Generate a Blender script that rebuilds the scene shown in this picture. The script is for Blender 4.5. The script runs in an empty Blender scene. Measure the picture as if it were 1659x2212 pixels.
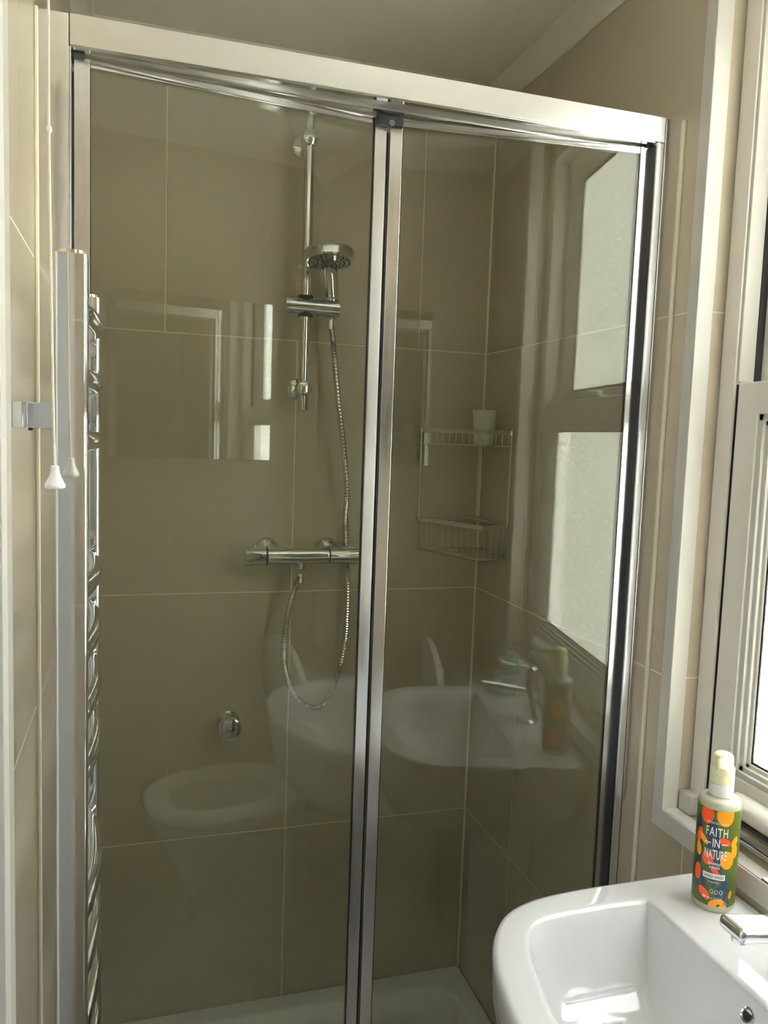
import bpy, bmesh, math, random
from mathutils import Vector, Matrix
random.seed(7)
PI = math.pi
H = 1.53                                   # height of the eye above the floor
def W(x, y, z): return Vector((x, y, z + H))   # heights below are written relative to the eye

# ------------------------------------------------------------------ camera
cd = bpy.data.cameras.new('camera'); cam = bpy.data.objects.new('camera', cd)
bpy.context.scene.collection.objects.link(cam)
right = Vector((0.95553423, -0.29276166, 0.03528375)); up = Vector((-0.00605752, 0.10014143, 0.99495477))
fwd = Vector((0.29481798, 0.95092708, -0.09391516))
cam.matrix_world = Matrix(((right.x, up.x, -fwd.x, 0), (right.y, up.y, -fwd.y, 0), (right.z, up.z, -fwd.z, H), (0, 0, 0, 1)))
cd.sensor_fit = 'HORIZONTAL'; cd.sensor_width = 36.0; cd.lens = 1745.07 / 1659 * 36; cd.clip_start = 0.01
sc = bpy.context.scene; sc.camera = cam
# ------------------------------------------------------------------ sky, exposure
SKY = 6.5
wd = bpy.data.worlds.new('sky'); sc.world = wd; wd.use_nodes = True
nt = wd.node_tree; bg = nt.nodes['Background']
tcn = nt.nodes.new('ShaderNodeTexCoord'); sep = nt.nodes.new('ShaderNodeSeparateXYZ'); rmp = nt.nodes.new('ShaderNodeValToRGB')
nt.links.new(tcn.outputs['Generated'], sep.inputs[0]); nt.links.new(sep.outputs['Z'], rmp.inputs[0]); nt.links.new(rmp.outputs[0], bg.inputs[0])
rmp.color_ramp.elements[0].position = 0.0; rmp.color_ramp.elements[0].color = (.95, 0.96, .97, 1)
rmp.color_ramp.elements[1].position = 0.7; rmp.color_ramp.elements[1].color = (0.80, 0.86, .98, 1)
bg.inputs[1].default_value = SKY
vs = sc.view_settings
sc.display_settings.display_device = 'sRGB'; vs.view_transform = 'Standard'; vs.look = 'None'; vs.gamma = 1; vs.use_curve_mapping = False
vs.exposure = 2.1
cy = sc.cycles
cy.max_bounces = 12; cy.diffuse_bounces = 6; cy.glossy_bounces = 8; cy.transparent_max_bounces = 24; cy.caustics_reflective = True
cy.sample_clamp_indirect = 6.0; cy.use_denoising = True; cy.blur_glossy = 0.2
def portal(name, loc, rot, sx, sy):
    l = bpy.data.lights.new(name, 'AREA'); l.shape = 'RECTANGLE'; l.size = sx; l.size_y = sy
    o = bpy.data.objects.new(name, l); o.location = loc; o.rotation_euler = rot; l.cycles.is_portal = True
    sc.collection.objects.link(o)
portal('window_portal', W(1.06, 0.69, 0.1), (0, PI/2, 0), 1.45, 0.85)
portal('hall_portal', W(-0.6, -1.24, -0.2), (-PI/2, 0, 0), 0.75, 1.4)

sl_ = bpy.data.lights.new('sun', 'SUN'); sl_.energy = 150; sl_.angle = .01; sl_.color = (1, .955, .93)
so = bpy.data.objects.new('sun', sl_); COLL = sc.collection; COLL.objects.link(so); so.location = (-3, 3, 6)
so.rotation_euler = Vector((.50, -.25, -.83)).to_track_quat('-Z', 'Y').to_euler()   # from behind the building: lights the patio outside the window
# ------------------------------------------------------------------ helpers
COL = sc.collection
class MB:
    def __init__(s): s.bm = bmesh.new()
    def box(s, a, b, bev=0.0, seg=2):
        a, b = Vector(a), Vector(b); c = (a+b)/2; d = b-a
        t = bmesh.new(); bmesh.ops.create_cube(t, size=1.0)
        for v in t.verts: v.co = Vector((v.co.x*abs(d.x), v.co.y*abs(d.y), v.co.z*abs(d.z)))
        if bev > 0: bmesh.ops.bevel(t, geom=t.edges[:], offset=bev, segments=seg, affect='EDGES', profile=0.5)
        for v in t.verts: v.co += c
        s._merge(t); return s
    def obox(s, o, ax, ay, az, a, b, bev=0.0, seg=2):     # box in a local frame
        t = MB().box(a, b, bev, seg)
        M = Matrix((ax, ay, az)).transposed()
        for v in t.bm.verts: v.co = M @ v.co + Vector(o)
        s._merge(t.bm); return s
    def _merge(s, t):
        me = bpy.data.meshes.new('t'); t.to_mesh(me); t.free(); s.bm.from_mesh(me); bpy.data.meshes.remove(me)
    def ring(s, pts): return [s.bm.verts.new(p) for p in pts]
    def bridge(s, a, b, closed=True):
        n = len(a)
        for i in range(n if closed else n-1):
            j = (i+1) % n
            try: s.bm.faces.new((a[i], a[j], b[j], b[i]))
            except ValueError: pass
    def cap(s, a, flip=False):
        try: s.bm.faces.new(list(reversed(a)) if flip else a)
        except ValueError: pass
    def lathe(s, prof, o=(0,0,0), axis=(0,0,1), n=32, cap=True):
        ax = Vector(axis).normalized(); t = Vector((1,0,0)) if abs(ax.x) < .9 else Vector((0,1,0))
        u = ax.cross(t).normalized(); w = ax.cross(u)
        rs = []
        for r, h in prof:
            rs.append(s.ring([Vector(o)+ax*h+(u*math.cos(2*PI*k/n)+w*math.sin(2*PI*k/n))*max(r,1e-5) for k in range(n)]))
        for a, b in zip(rs, rs[1:]): s.bridge(a, b)
        if cap: s.cap(rs[0], True); s.cap(rs[-1])
        return s
    def cyl(s, a, b, r, n=20, bev=0.0):
        a, b = Vector(a), Vector(b); L = (b-a).length
        pr = [(r,0),(r,L)] if not bev else [(r-bev,0),(r-bev*.3,bev*.3),(r,bev),(r,L-bev),(r-bev*.3,L-bev*.3),(r-bev,L)]
        return s.lathe(pr, a, b-a, n)
    def tube(s, pts, r, n=10, rf=None, closed=False):
        pts = [Vector(p) for p in pts]; N = len(pts); up_ = None; rs = []
        for i, p in enumerate(pts):
            if closed: d = (pts[(i+1)%N]-pts[i-1]).normalized()
            else: d = (pts[min(i+1,N-1)]-pts[max(i-1,0)]).normalized()
            if up_ is None:
                t = Vector((0,0,1)) if abs(d.z) < .9 else Vector((1,0,0)); up_ = (t-d*t.dot(d)).normalized()
            else: up_ = (up_-d*up_.dot(d)).normalized()
            w = d.cross(up_); rr = rf(i) if rf else r
            rs.append(s.ring([p+(up_*math.cos(2*PI*k/n)+w*math.sin(2*PI*k/n))*rr for k in range(n)]))
        for a, b in zip(rs, rs[1:]): s.bridge(a, b)
        if closed: s.bridge(rs[-1], rs[0])
        else: s.cap(rs[0], True); s.cap(rs[-1])
        return s
    def prism(s, poly, o, ax, ay, az, depth, bev=0):
        o, ax, ay, az = Vector(o), Vector(ax), Vector(ay), Vector(az)
        a = s.ring([o+ax*x+ay*y for x, y in poly]); b = s.ring([o+ax*x+ay*y+az*depth for x, y in poly])
        s.bridge(a, b); s.cap(a, True); s.cap(b); return s
    def build(s, name, mat, parent=None, smooth=True, ang=35, mesh=None):
        bmesh.ops.recalc_face_normals(s.bm, faces=s.bm.faces[:])
        me = bpy.data.meshes.new(name); s.bm.to_mesh(me); s.bm.free()
        if smooth:
            me.polygons.foreach_set('use_smooth', [True]*len(me.polygons)); me.set_sharp_from_angle(angle=math.radians(ang))
        me.materials.append(mat)
        ob = bpy.data.objects.new(name, me); COL.objects.link(ob)
        if smooth and len(me.polygons) > 5:
            wn = ob.modifiers.new('normals', 'WEIGHTED_NORMAL'); wn.keep_sharp = True; wn.weight = 60
        if parent: ob.parent = parent; ob.matrix_parent_inverse = parent.matrix_world.inverted() if parent.type != 'EMPTY' else Matrix.Translation(-parent.location)
        return ob
def tag(o, label, cat=None, group=None, kind=None):
    if label: o['label'] = label
    if cat: o['category'] = cat
    if group: o['group'] = group
    if kind: o['kind'] = kind
    return o
def thing(name, loc, label, cat, group=None, kind=None):
    o = bpy.data.objects.new(name, None); o.empty_display_size = .05; o.location = loc; COL.objects.link(o)
    return tag(o, label, cat, group, kind)
def catmull(P, k=8, closed=False):
    P = [Vector(p) for p in P]; out = []; n = len(P)
    for i in range(n if closed else n-1):
        g = (lambda j: P[j % n]) if closed else (lambda j: P[min(max(j,0), n-1)])
        p0, p1, p2, p3 = g(i-1), g(i), g(i+1), g(i+2)
        for q in range(k):
            t = q/k
            out.append(.5*((2*p1)+(-p0+p2)*t+(2*p0-5*p1+4*p2-p3)*t*t+(-p0+3*p1-3*p2+p3)*t**3))
    if not closed: out.append(P[-1])
    return out

# ------------------------------------------------------------------ materials
def srgb(r, g, b):
    f = lambda c: (c/255)/12.92 if c/255 <= .04045 else ((c/255+.055)/1.055)**2.4
    return (f(r), f(g), f(b), 1)
def mat(name, col, rough=.5, metal=0, coat=0, bump=0, bscale=200, var=0, vscale=3, ior=1.5, trans=0, sss=0, aniso=0, rvar=0, rscale=8, stretch=None, spec=None):
    m = bpy.data.materials.new(name); m.use_nodes = True; n = m.node_tree; p = n.nodes['Principled BSDF']
    p.inputs['Base Color'].default_value = col; p.inputs['Roughness'].default_value = rough; p.inputs['Metallic'].default_value = metal
    p.inputs['IOR'].default_value = ior; p.inputs['Coat Weight'].default_value = coat; p.inputs['Coat Roughness'].default_value = .03
    if spec is not None: p.inputs['Specular IOR Level'].default_value = spec
    if trans: p.inputs['Transmission Weight'].default_value = trans
    if sss:
        p.inputs['Subsurface Weight'].default_value = sss; p.inputs['Subsurface Radius'].default_value = (.01,.01,.008); p.inputs['Subsurface Scale'].default_value = .5
    tc = n.nodes.new('ShaderNodeTexCoord'); src = tc.outputs['Object']
    if stretch:
        mp = n.nodes.new('ShaderNodeMapping'); mp.inputs['Scale'].default_value = stretch; n.links.new(src, mp.inputs[0]); src = mp.outputs[0]
    def noise(sc_, det=3):
        t = n.nodes.new('ShaderNodeTexNoise'); t.inputs['Scale'].default_value = sc_; t.inputs['Detail'].default_value = det
        n.links.new(src, t.inputs['Vector']); return t
    if var:
        t = noise(vscale); r = n.nodes.new('ShaderNodeValToRGB'); n.links.new(t.outputs[0], r.inputs[0])
        r.color_ramp.elements[0].position = .3; r.color_ramp.elements[1].position = .7
        r.color_ramp.elements[0].color = tuple(c*(1-var) for c in col[:3])+(1,); r.color_ramp.elements[1].color = tuple(min(1,c*(1+var)) for c in col[:3])+(1,)
        n.links.new(r.outputs[0], p.inputs['Base Color'])
    if rvar:
        t = noise(rscale, 4); r = n.nodes.new('ShaderNodeMapRange'); n.links.new(t.outputs[0], r.inputs[0])
        r.inputs[1].default_value = .3; r.inputs[2].default_value = .7; r.inputs[3].default_value = max(.01, rough-rvar); r.inputs[4].default_value = rough+rvar
        n.links.new(r.outputs[0], p.inputs['Roughness'])
    if bump:
        t = noise(bscale); b = n.nodes.new('ShaderNodeBump'); b.inputs['Strength'].default_value = bump; b.inputs['Distance'].default_value = .002
        n.links.new(t.outputs[0], b.inputs['Height']); n.links.new(b.outputs[0], p.inputs['Normal'])
    return m
TAUPE = (0.465, 0.41, 0.315, 1)
M = {}
M['tile'] = mat('gloss_taupe_tile', TAUPE, rough=.22, var=.03, vscale=2.5, bump=.03, bscale=25, ior=1.45)
M['grout'] = mat('pale_grout', srgb(214, 205, 184), rough=.8, var=.05, vscale=30)
M['seal'] = mat('cream_silicone', srgb(226, 218, 196), rough=.4)
M['ceil'] = mat('painted_ceiling', (.88, .86, .81, 1), rough=.7, bump=.1, bscale=60)
M['cove'] = mat('white_cove', srgb(225, 220, 208), rough=.4)
M['casing'] = mat('white_pvc_trim', srgb(200, 197, 190), rough=.28)
M['frame'] = mat('satin_white_upvc', srgb(226, 221, 212), rough=.32, bump=.03, bscale=40)
M['ceramic'] = mat('white_ceramic', (.64, .64, .655, 1), rough=.07, coat=.6, ior=1.5)
M['chrome'] = mat('chrome', (.82, .83, .84, 1), rough=.04, metal=1)
M['satin_chrome'] = mat('satin_chrome', (.84, .84, .83, 1), rough=.11, metal=1)
M['chrome_worn'] = mat('chrome_smudged', (.80, .82, .84, 1), rough=.05, metal=1, rvar=.03, rscale=20)
M['alu'] = mat('brushed_aluminium', (.76, .75, .73, 1), rough=.33, metal=1, rvar=.05, rscale=3, stretch=(3, 60, 60))
M['alu_bright'] = mat('polished_aluminium', (.86, .86, .86, 1), rough=.10, metal=1, rvar=.04, rscale=4)
M['alu_v'] = mat('polished_aluminium_upright', (.84, .84, .85, 1), rough=.20, metal=1, rvar=.05, rscale=3, stretch=(40, 40, 2))
M['steel'] = mat('wire_steel', (.70, .67, .60, 1), rough=.28, metal=1)
M['rubber'] = mat('black_rubber', (.012, .012, .014, 1), rough=.5)
M['grey_rubber'] = mat('grey_nozzle', (.12, .12, .11, 1), rough=.5)
M['cord'] = mat('cream_cord', srgb(236, 226, 200), rough=.8, bump=.4, bscale=900)
M['plastic'] = mat('white_plastic', srgb(238, 234, 228), rough=.3)
M['cup'] = mat('frosted_plastic', srgb(225, 222, 205), rough=.35, trans=.15)
M['floor'] = mat('grey_vinyl', srgb(185, 178, 168), rough=.5, var=.1, vscale=8)
M['tray'] = mat('shower_tray_white', (.62, .64, .62, 1), rough=.25)
M['wood'] = mat('white_painted_door', srgb(225, 222, 215), rough=.4)
M['hall'] = mat('pale_hall_paint', srgb(195, 202, 214), rough=.8)
M['mirror'] = mat('mirror_silver', (.9, .92, .9, 1), rough=.0, metal=1)
M['gravel'] = mat('patio_gravel', srgb(200, 200, 196), rough=.9, var=.2, vscale=12)
M['teal'] = mat('teal_mesh', srgb(120, 165, 175), rough=.6)
M['bluebox'] = mat('pale_blue_box', srgb(150, 185, 205), rough=.4)
M['bottle'] = mat('clear_amber_plastic', (.80, .78, .60, 1), rough=.12, trans=.35, ior=1.3, coat=.5)
M['pump'] = mat('cream_pump_plastic', srgb(244, 240, 200), rough=.35, sss=.5)
M['cap_ring'] = mat('white_pump_collar', srgb(240, 238, 232), rough=.3)
def flat(name, *rgb): return mat(name, srgb(*rgb), rough=.35)
M['olive'] = flat('label_olive', 88, 104, 28); M['navy'] = flat('label_navy', 38, 62, 98); M['orange'] = flat('label_orange', 245, 160, 12)
M['red'] = flat('label_coral', 238, 84, 36); M['ink'] = flat('label_white', 244, 243, 238); M['green'] = flat('label_green', 74, 98, 60)

def glass_mat(name, tint, ior, bump=0, rough=0.0):
    m = bpy.data.materials.new(name); m.use_nodes = True; n = m.node_tree; n.nodes.clear()
    o = n.nodes.new('ShaderNodeOutputMaterial'); t = n.nodes.new('ShaderNodeBsdfTransparent'); g = n.nodes.new('ShaderNodeBsdfGlossy')
    t.inputs[0].default_value = tint; g.inputs['Color'].default_value = (.97,.99,.96,1); g.inputs['Roughness'].default_value = rough
    ge = n.nodes.new('ShaderNodeNewGeometry'); mr = n.nodes.new('ShaderNodeMapRange')      # keep the same index on both faces of the thin pane
    mr.inputs[3].default_value = ior; mr.inputs[4].default_value = 1/ior; n.links.new(ge.outputs['Backfacing'], mr.inputs[0])
    f = n.nodes.new('ShaderNodeFresnel'); n.links.new(mr.outputs[0], f.inputs[0])
    x = n.nodes.new('ShaderNodeMixShader'); n.links.new(f.outputs[0], x.inputs[0]); n.links.new(t.outputs[0], x.inputs[1]); n.links.new(g.outputs[0], x.inputs[2])
    n.links.new(x.outputs[0], o.inputs[0]); return m
M['glass'] = glass_mat('door_glass', (.93, .94, .90, 1), 1.62)
def obscure_mat():
    m = bpy.data.materials.new('obscure_glass'); m.use_nodes = True; n = m.node_tree; n.nodes.clear()
    o = n.nodes.new('ShaderNodeOutputMaterial'); t = n.nodes.new('ShaderNodeBsdfTransparent'); tl = n.nodes.new('ShaderNodeBsdfTranslucent'); g = n.nodes.new('ShaderNodeBsdfGlossy')
    t.inputs[0].default_value = (.90, .91, .90, 1); tl.inputs[0].default_value = (.50, .505, .50, 1); g.inputs['Roughness'].default_value = .15
    tc = n.nodes.new('ShaderNodeTexCoord')
    mp = n.nodes.new('ShaderNodeMapping'); mp.inputs['Scale'].default_value = (1, 1.2, .8); n.links.new(tc.outputs['Object'], mp.inputs[0])
    v = n.nodes.new('ShaderNodeTexVoronoi'); v.feature = 'DISTANCE_TO_EDGE'; v.inputs['Scale'].default_value = 110
    nz = n.nodes.new('ShaderNodeTexNoise'); nz.inputs['Scale'].default_value = 25; nz.inputs['Detail'].default_value = 3
    ad = n.nodes.new('ShaderNodeMix'); ad.data_type = 'RGBA'; ad.inputs[0].default_value = .03
    n.links.new(mp.outputs[0], nz.inputs['Vector']); n.links.new(mp.outputs[0], ad.inputs[6]); n.links.new(nz.outputs['Color'], ad.inputs[7]); n.links.new(ad.outputs[2], v.inputs['Vector'])
    r = n.nodes.new('ShaderNodeMapRange'); n.links.new(v.outputs['Distance'], r.inputs[0]); r.inputs[1].default_value = 0; r.inputs[2].default_value = .25; r.inputs[3].default_value = .62; r.inputs[4].default_value = .10
    cr = n.nodes.new('ShaderNodeValToRGB'); cr.color_ramp.elements[0].position = .02; cr.color_ramp.elements[1].position = .35
    cr.color_ramp.elements[0].color = (.42, .43, .40, 1); cr.color_ramp.elements[1].color = (1, 1, .98, 1); n.links.new(v.outputs['Distance'], cr.inputs[0]); n.links.new(cr.outputs[0], t.inputs[0])
    cr2 = n.nodes.new('ShaderNodeValToRGB'); cr2.color_ramp.elements[0].position = .02; cr2.color_ramp.elements[1].position = .35
    cr2.color_ramp.elements[0].color = (.30, .30, .28, 1); cr2.color_ramp.elements[1].color = (.62, .625, .61, 1); n.links.new(v.outputs['Distance'], cr2.inputs[0]); n.links.new(cr2.outputs[0], tl.inputs[0])
    x = n.nodes.new('ShaderNodeMixShader'); n.links.new(r.outputs[0], x.inputs[0]); n.links.new(t.outputs[0], x.inputs[1]); n.links.new(tl.outputs[0], x.inputs[2])
    x2 = n.nodes.new('ShaderNodeMixShader'); x2.inputs[0].default_value = .04; n.links.new(x.outputs[0], x2.inputs[1]); n.links.new(g.outputs[0], x2.inputs[2])
    b = n.nodes.new('ShaderNodeBump'); b.inputs['Strength'].default_value = .5; b.inputs['Distance'].default_value = .002; n.links.new(v.outputs['Distance'], b.inputs['Height'])
    n.links.new(b.outputs[0], g.inputs['Normal']); n.links.new(b.outputs[0], tl.inputs['Normal'])
    n.links.new(x2.outputs[0], o.inputs[0]); return m
M['obscure'] = obscure_mat()
M['outer_glass'] = glass_mat('clear_outer_glass', (.9, .9, .88, 1), 1.45)

# ------------------------------------------------------------------ room shell
XR, XL, YB, YREAR = .8514, -.1265, 1.916, -.13
ZC = .85; ZF = -H
OY0, OY1, OZ0, OZ1 = .285, 1.106, -.612, .80        # window opening in the right wall
DY0, DY1, DZ1 = .05, .790, .50                      # doorway in the left wall
def struct(name, mb, m, label=None, **k):
    return tag(mb.build(name, m, None, **k), label, None, None, 'structure')
T = .005
wall_right = MB()
for a, b in [((YREAR-.05, ZF-.05), (OY0, ZC+.05)), ((OY1, ZF-.05), (YB+.08, ZC+.05)), ((OY0, ZF-.05), (OY1, OZ0)), ((OY0, OZ1), (OY1, ZC+.05))]:
    wall_right.box(W(XR+.0007, a[0], a[1]), W(1.0, b[0], b[1]))
wall_right = struct('wall_right', wall_right, M['grout'], smooth=False)
wall_back = struct('wall_back', MB().box(W(XL-.06, YB+.0007, ZF-.05), W(XR+T, YB+.08, ZC+.05)), M['grout'], smooth=False)
wall_left = MB()
for a, b in [((YREAR-.05, ZF-.05), (DY0, ZC+.05)), ((DY1, ZF-.05), (YB+T, ZC+.05)), ((DY0, DZ1), (DY1, ZC+.05))]:
    wall_left.box(W(XL-.0007, a[0], a[1]), W(XL-.06, b[0], b[1]))
wall_left = struct('wall_left', wall_left, M['grout'], smooth=False)
wall_rear = struct('wall_rear', MB().box(W(XL-.06, YREAR-.0007, ZF-.05), W(XR+T, YREAR-.05, ZC+.05)), M['grout'], smooth=False)
floor = struct('floor', MB().box(W(-1.1, -1.3, ZF-.05), W(XR+.14, YB+.08, ZF)), M['floor'], smooth=False)
ceiling = struct('ceiling', MB().box(W(-1.1, -1.3, ZC), W(XR+.14, YB+.08, ZC+.05)), M['ceil'], smooth=False)
# hall outside the doorway
hall = MB().box(W(-1.1, -1.3, ZF-.05), W(-1.05, 1.3, ZC+.05)).box(W(-1.05, 1.25, ZF-.05), W(XL-.06, 1.3, ZC+.05))
hall.box(W(-1.05, -1.3, ZF), W(XL-.06, -1.25, -.9)).box(W(-1.05, -1.3, .5), W(XL-.06, -1.25, ZC)).box(W(XL-.06, -1.3, ZF), W(XL, YREAR-.05, ZC))
hall.box(W(-1.05, -1.3, -.9), W(-.98, -1.25, .5)).box(W(-.22, -1.3, -.9), W(XL-.06, -1.25, .5))
struct('wall_hall', hall, M['hall'], smooth=False)
struct('added_dark_screen', MB().box(W(10.0, -3.2, ZF-.55), W(10.3, 11, 1.6)).box(W(1.15, -3.3, ZF-.55), W(10.3, -3.0, 2.9)), mat('grey_green_screen', (.055, .06, .045, 1), rough=.9, var=.15, vscale=3), 'unseen dark screen added beyond the window to dim its reflections', smooth=False)  # added dark screen, out of view; dims the window reflected in the shower glass
struct('ground', MB().box(W(1.2, -8, ZF-.55), W(14, 10, ZF-.5)), M['gravel'], smooth=False)

ZB = [.2154+.6, .2154, -.3846, -.9846, -1.53]
J = .0016
def tiles(parent, plane, const, u_breaks, u0, u1, hole=None, nrm=1):
    """gloss wall tiles, each a part of its wall; plane X or Y; cut round the hole"""
    for k in range(len(ZB)-1):
        zt, zb = (ZB[k] if k else ZC), ZB[k+1]
        br = sorted([u0]+[u for u in u_breaks[min(k, len(u_breaks)-1)] if u0 < u < u1]+[u1])
        for a, b in zip(br, br[1:]):
            ua, ub, va, vb = a+J, b-J, zb+J, zt-J
            cells = [(ua, ub, va, vb)]
            if hole:
                h0, h1, g0, g1 = hole; cells = []
                us = sorted({ua, ub, *[x for x in (h0, h1) if ua < x < ub]}); vs_ = sorted({va, vb, *[x for x in (g0, g1) if va < x < vb]})
                for p, q in zip(us, us[1:]):
                    for r_, s_ in zip(vs_, vs_[1:]):
                        if not (h0 <= (p+q)/2 <= h1 and g0 <= (r_+s_)/2 <= g1): cells.append((p, q, r_, s_))
            if not cells: continue
            mb = MB()
            for p, q, r_, s_ in cells:
                bv = .0007 if len(cells) == 1 else 0
                if plane == 'X': mb.box(W(const, p, r_), W(const+nrm*T, q, s_), bv, 1)
                else: mb.box(W(p, const, r_), W(q, const+nrm*T, s_), bv, 1)
            mb.build('tile', M['tile'], parent, smooth=False)
tiles(wall_back, 'Y', YB, [[.0631, .6691], [.365]], XL, XR)
tiles(wall_right, 'X', XR, [[1.655, 1.049, .443, -.163]], YREAR, YB, (OY0, OY1, OZ0, OZ1))
tiles(wall_left, 'X', XL, [[1.655, 1.02, .415, -.19], [1.655, 1.35, .745, .14]], YREAR, YB, (DY0, DY1, -2, DZ1), -1)
tiles(wall_rear, 'Y', YREAR, [[.0631, .6691], [.365]], XL, XR, None, -1)
# light silicone in the corners
def bead(name, parent, x, y, z0, z1, r=.0035):
    MB().cyl(W(x, y, z0), W(x, y, z1), r, 8).build(name, M['seal'], parent)
bead('corner_seal', wall_back, XR-.001, YB-.001, -1.43, .80); bead('corner_seal', wall_back, XL+.001, YB-.001, -1.43, .80)
# window reveal lining in the same tile, a joint across it
rev = MB()
for za, zb in ((-.612, -.3846-J), (-.3846+J, .2154-J), (.2154+J, .80)):
    MB().box(W(XR+.002, OY1-.001, za), W(.99, OY1+.006, zb)).build('reveal_tile', M['tile'], wall_right, smooth=False)
    MB().box(W(XR+.002, OY0-.006, za), W(.99, OY0+.001, zb)).build('reveal_tile', M['tile'], wall_right, smooth=False)
MB().box(W(XR+.002, OY0, OZ0-.004), W(.99, OY1, OZ0+.002)).build('reveal_tile', M['tile'], wall_right, smooth=False)
# ceiling coves
def cove(name, p0, p1, inx, iny, label):
    prof = [(0,-.045),(.004,-.045),(.007,-.040),(.010,-.034),(.018,-.022),(.028,-.012),(.036,-.008),(.040,-.005),(.041,0),(0,0)]
    p0, p1 = Vector(p0), Vector(p1); d = (p1-p0); L = d.length
    mb = MB().prism([(a, b) for a, b in prof], p0, (inx, iny, 0), (0, 0, 1), d.normalized(), L)
    tag(mb.build(name, M['cove'], None, ang=60), label, None, None, 'structure')
cove('trim_1', W(XR, YREAR, ZC), W(XR, YB, ZC), -1, 0, 'white ceiling coving along the window wall above the shower')
cove('trim_2', W(XL, YREAR, ZC), W(XL, YB, ZC), 1, 0, 'white ceiling coving along the towel rail wall')
cove('trim_3', W(XL, YB, ZC), W(XR, YB, ZC), 0, -1, 'white ceiling coving along the back wall of the shower')

# ------------------------------------------------------------------ window
win = thing('window_1', W(.93, .69, -.61), 'white sash window with pale obscure glass beside the basin', None, kind='structure')
# outer jambs and head: X from .902 (room side) to .99
FX, JY, JB = .902, .036, OZ0+.012
f = MB()
for ya, yb in ((OY1-JY, OY1-.002), (OY0+.002, OY0+JY)): f.box(W(FX, ya, OZ0+.003), W(.985, yb, OZ1-.002), .002)
f.box(W(FX, OY0+.01, OZ1-.05), W(.985, OY1-.01, OZ1-.001), .002).box(W(FX+.004, OY0+.01, OZ0+.002), W(.985, OY1-.01, OZ0+.02), .002)
f.build('window_frame', M['frame'], win)
Y1, Y0 = OY1-JY-.0022, OY0+JY+.0022                 # sash width
def sash(name, x0, x1, zb, zt, st, rt, rb, gx, label):
    s = MB()
    s.box(W(x0, Y1-st, zb), W(x1, Y1, zt), .003).box(W(x0, Y0, zb), W(x1, Y0+st, zt), .003)
    s.box(W(x0+.0006, Y0+.01, zt-rt), W(x1, Y1-.01, zt), .003).box(W(x0+.0006, Y0+.01, zb), W(x1, Y1-.01, zb+rb), .003)
    o = s.build(name, M['frame'], win)
    # stepped glazing bead
    b = MB()
    for k, (w, dx) in enumerate(((.010, .004), (.018, .010), (.024, .016))):
        ya, yb, za, zc = Y0+st, Y1-st, zb+rb, zt-rt
        for p, q in (((ya-.002, za-.002), (ya+w, zc+.002)), ((yb-w, za-.002), (yb+.002, zc+.002)), ((ya, za-.002), (yb, za+w)), ((ya, zc-w), (yb, zc+.002))):
            b.box(W(x0+dx, p[0], p[1]), W(x1-.003, q[0], q[1]), .0012, 1)
    b.build('glazing_bead', M['casing'], o)
    g = MB(); ya, yb, za, zc = Y0+st+.024, Y1-st-.024, zb+rb+.024, zt-rt-.024
    for p, q in (((ya-.002, za-.002), (ya+.003, zc+.002)), ((yb-.003, za-.002), (yb+.002, zc+.002)), ((ya, za-.002), (yb, za+.003)), ((ya, zc-.003), (yb, zc+.002))):
        g.box(W(gx-.003, p[0], p[1]), W(gx-.001, q[0], q[1]))
    g.build('gasket', M['rubber'], o)
    MB().box(W(gx, ya-.001, za-.001), W(gx+.004, yb+.001, zc+.001)).build('pane', M['obscure'], o, smooth=False)
    return o
low = sash('lower_sash', .908, .942, OZ0+.021, .103, .046, .050, .075, .930, None)
upp = sash('upper_sash', .948, .982, .066, OZ1-.05, .046, .045, .045, .966, None)
# bright inner jamb stop beside the upper sash, dark brush seal
for ya, yb in ((Y1-.003, Y1+.002), (Y0-.002, Y0+.003)):
    MB().box(W(.906, ya, .1045), W(.9345, yb, OZ1-.05), .0008).build('jamb_stop', M['casing'], win)
MB().box(W(.9350, Y1-.004, .1045), W(.9475, Y1-.001, OZ1-.05)).build('brush_seal', M['rubber'], win)
MB().box(W(.907, Y1+.0002, OZ0+.02), W(.912, Y1+.0020, .10)).build('brush_seal', M['rubber'], win)
# sash lock on the meeting rail, white pull on the bottom rail, chrome sill bar
lk = MB().box(W(.915, .655, .1032), W(.938, .715, .112), .002).lathe([(.011, 0), (.011, .009), (.007, .012)], W(.926, .685, .111)).box(W(.900, .680, .117), W(.930, .690, .123), .002)
lk.build('sash_lock', M['plastic'], low)
def pull(yc, L):
    mb = MB(); n = 9; rows = []
    for i in range(13):
        y = yc-L/2+L*i/12; e = 1-abs(2*i/12-1)**6
        pts = []
        for k in range(n):
            a = PI*k/(n-1)
            pts.append(W(.9075-.024*math.sin(a)*(.75+.25*e), y, -.553+.019*math.cos(a)*(.85+.15*e)))
        rows.append(mb.ring(pts))
    for a, b in zip(rows, rows[1:]): mb.bridge(a, b, False)
    mb.cap(rows[0]); mb.cap(rows[-1])
    return mb
pull(.94, .12).build('sash_pull', M['plastic'], low); pull(.44, .12).build('sash_pull', M['plastic'], low)
MB().box(W(.884, .885, -.5745), W(.9075, .995, -.5715), .001).build('pull_painted_shadow', M['grey_rubber'], low)  # solid dark grey slab standing in for the shade beneath the white pull
MB().tube([W(.893, 1.0, -.600), W(.893, .36, -.600)], .0055, 12).box(W(.893, .975, -.602), W(.9085, .985, -.598)).box(W(.893, .38, -.602), W(.9085, .39, -.598)).build('lift_bar', M['chrome'], low)
MB().box(W(.880, 1.072, OZ0+.003), W(.9015, 1.104, OZ0+.036), .002).build('frame_foot', M['casing'], win)
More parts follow.
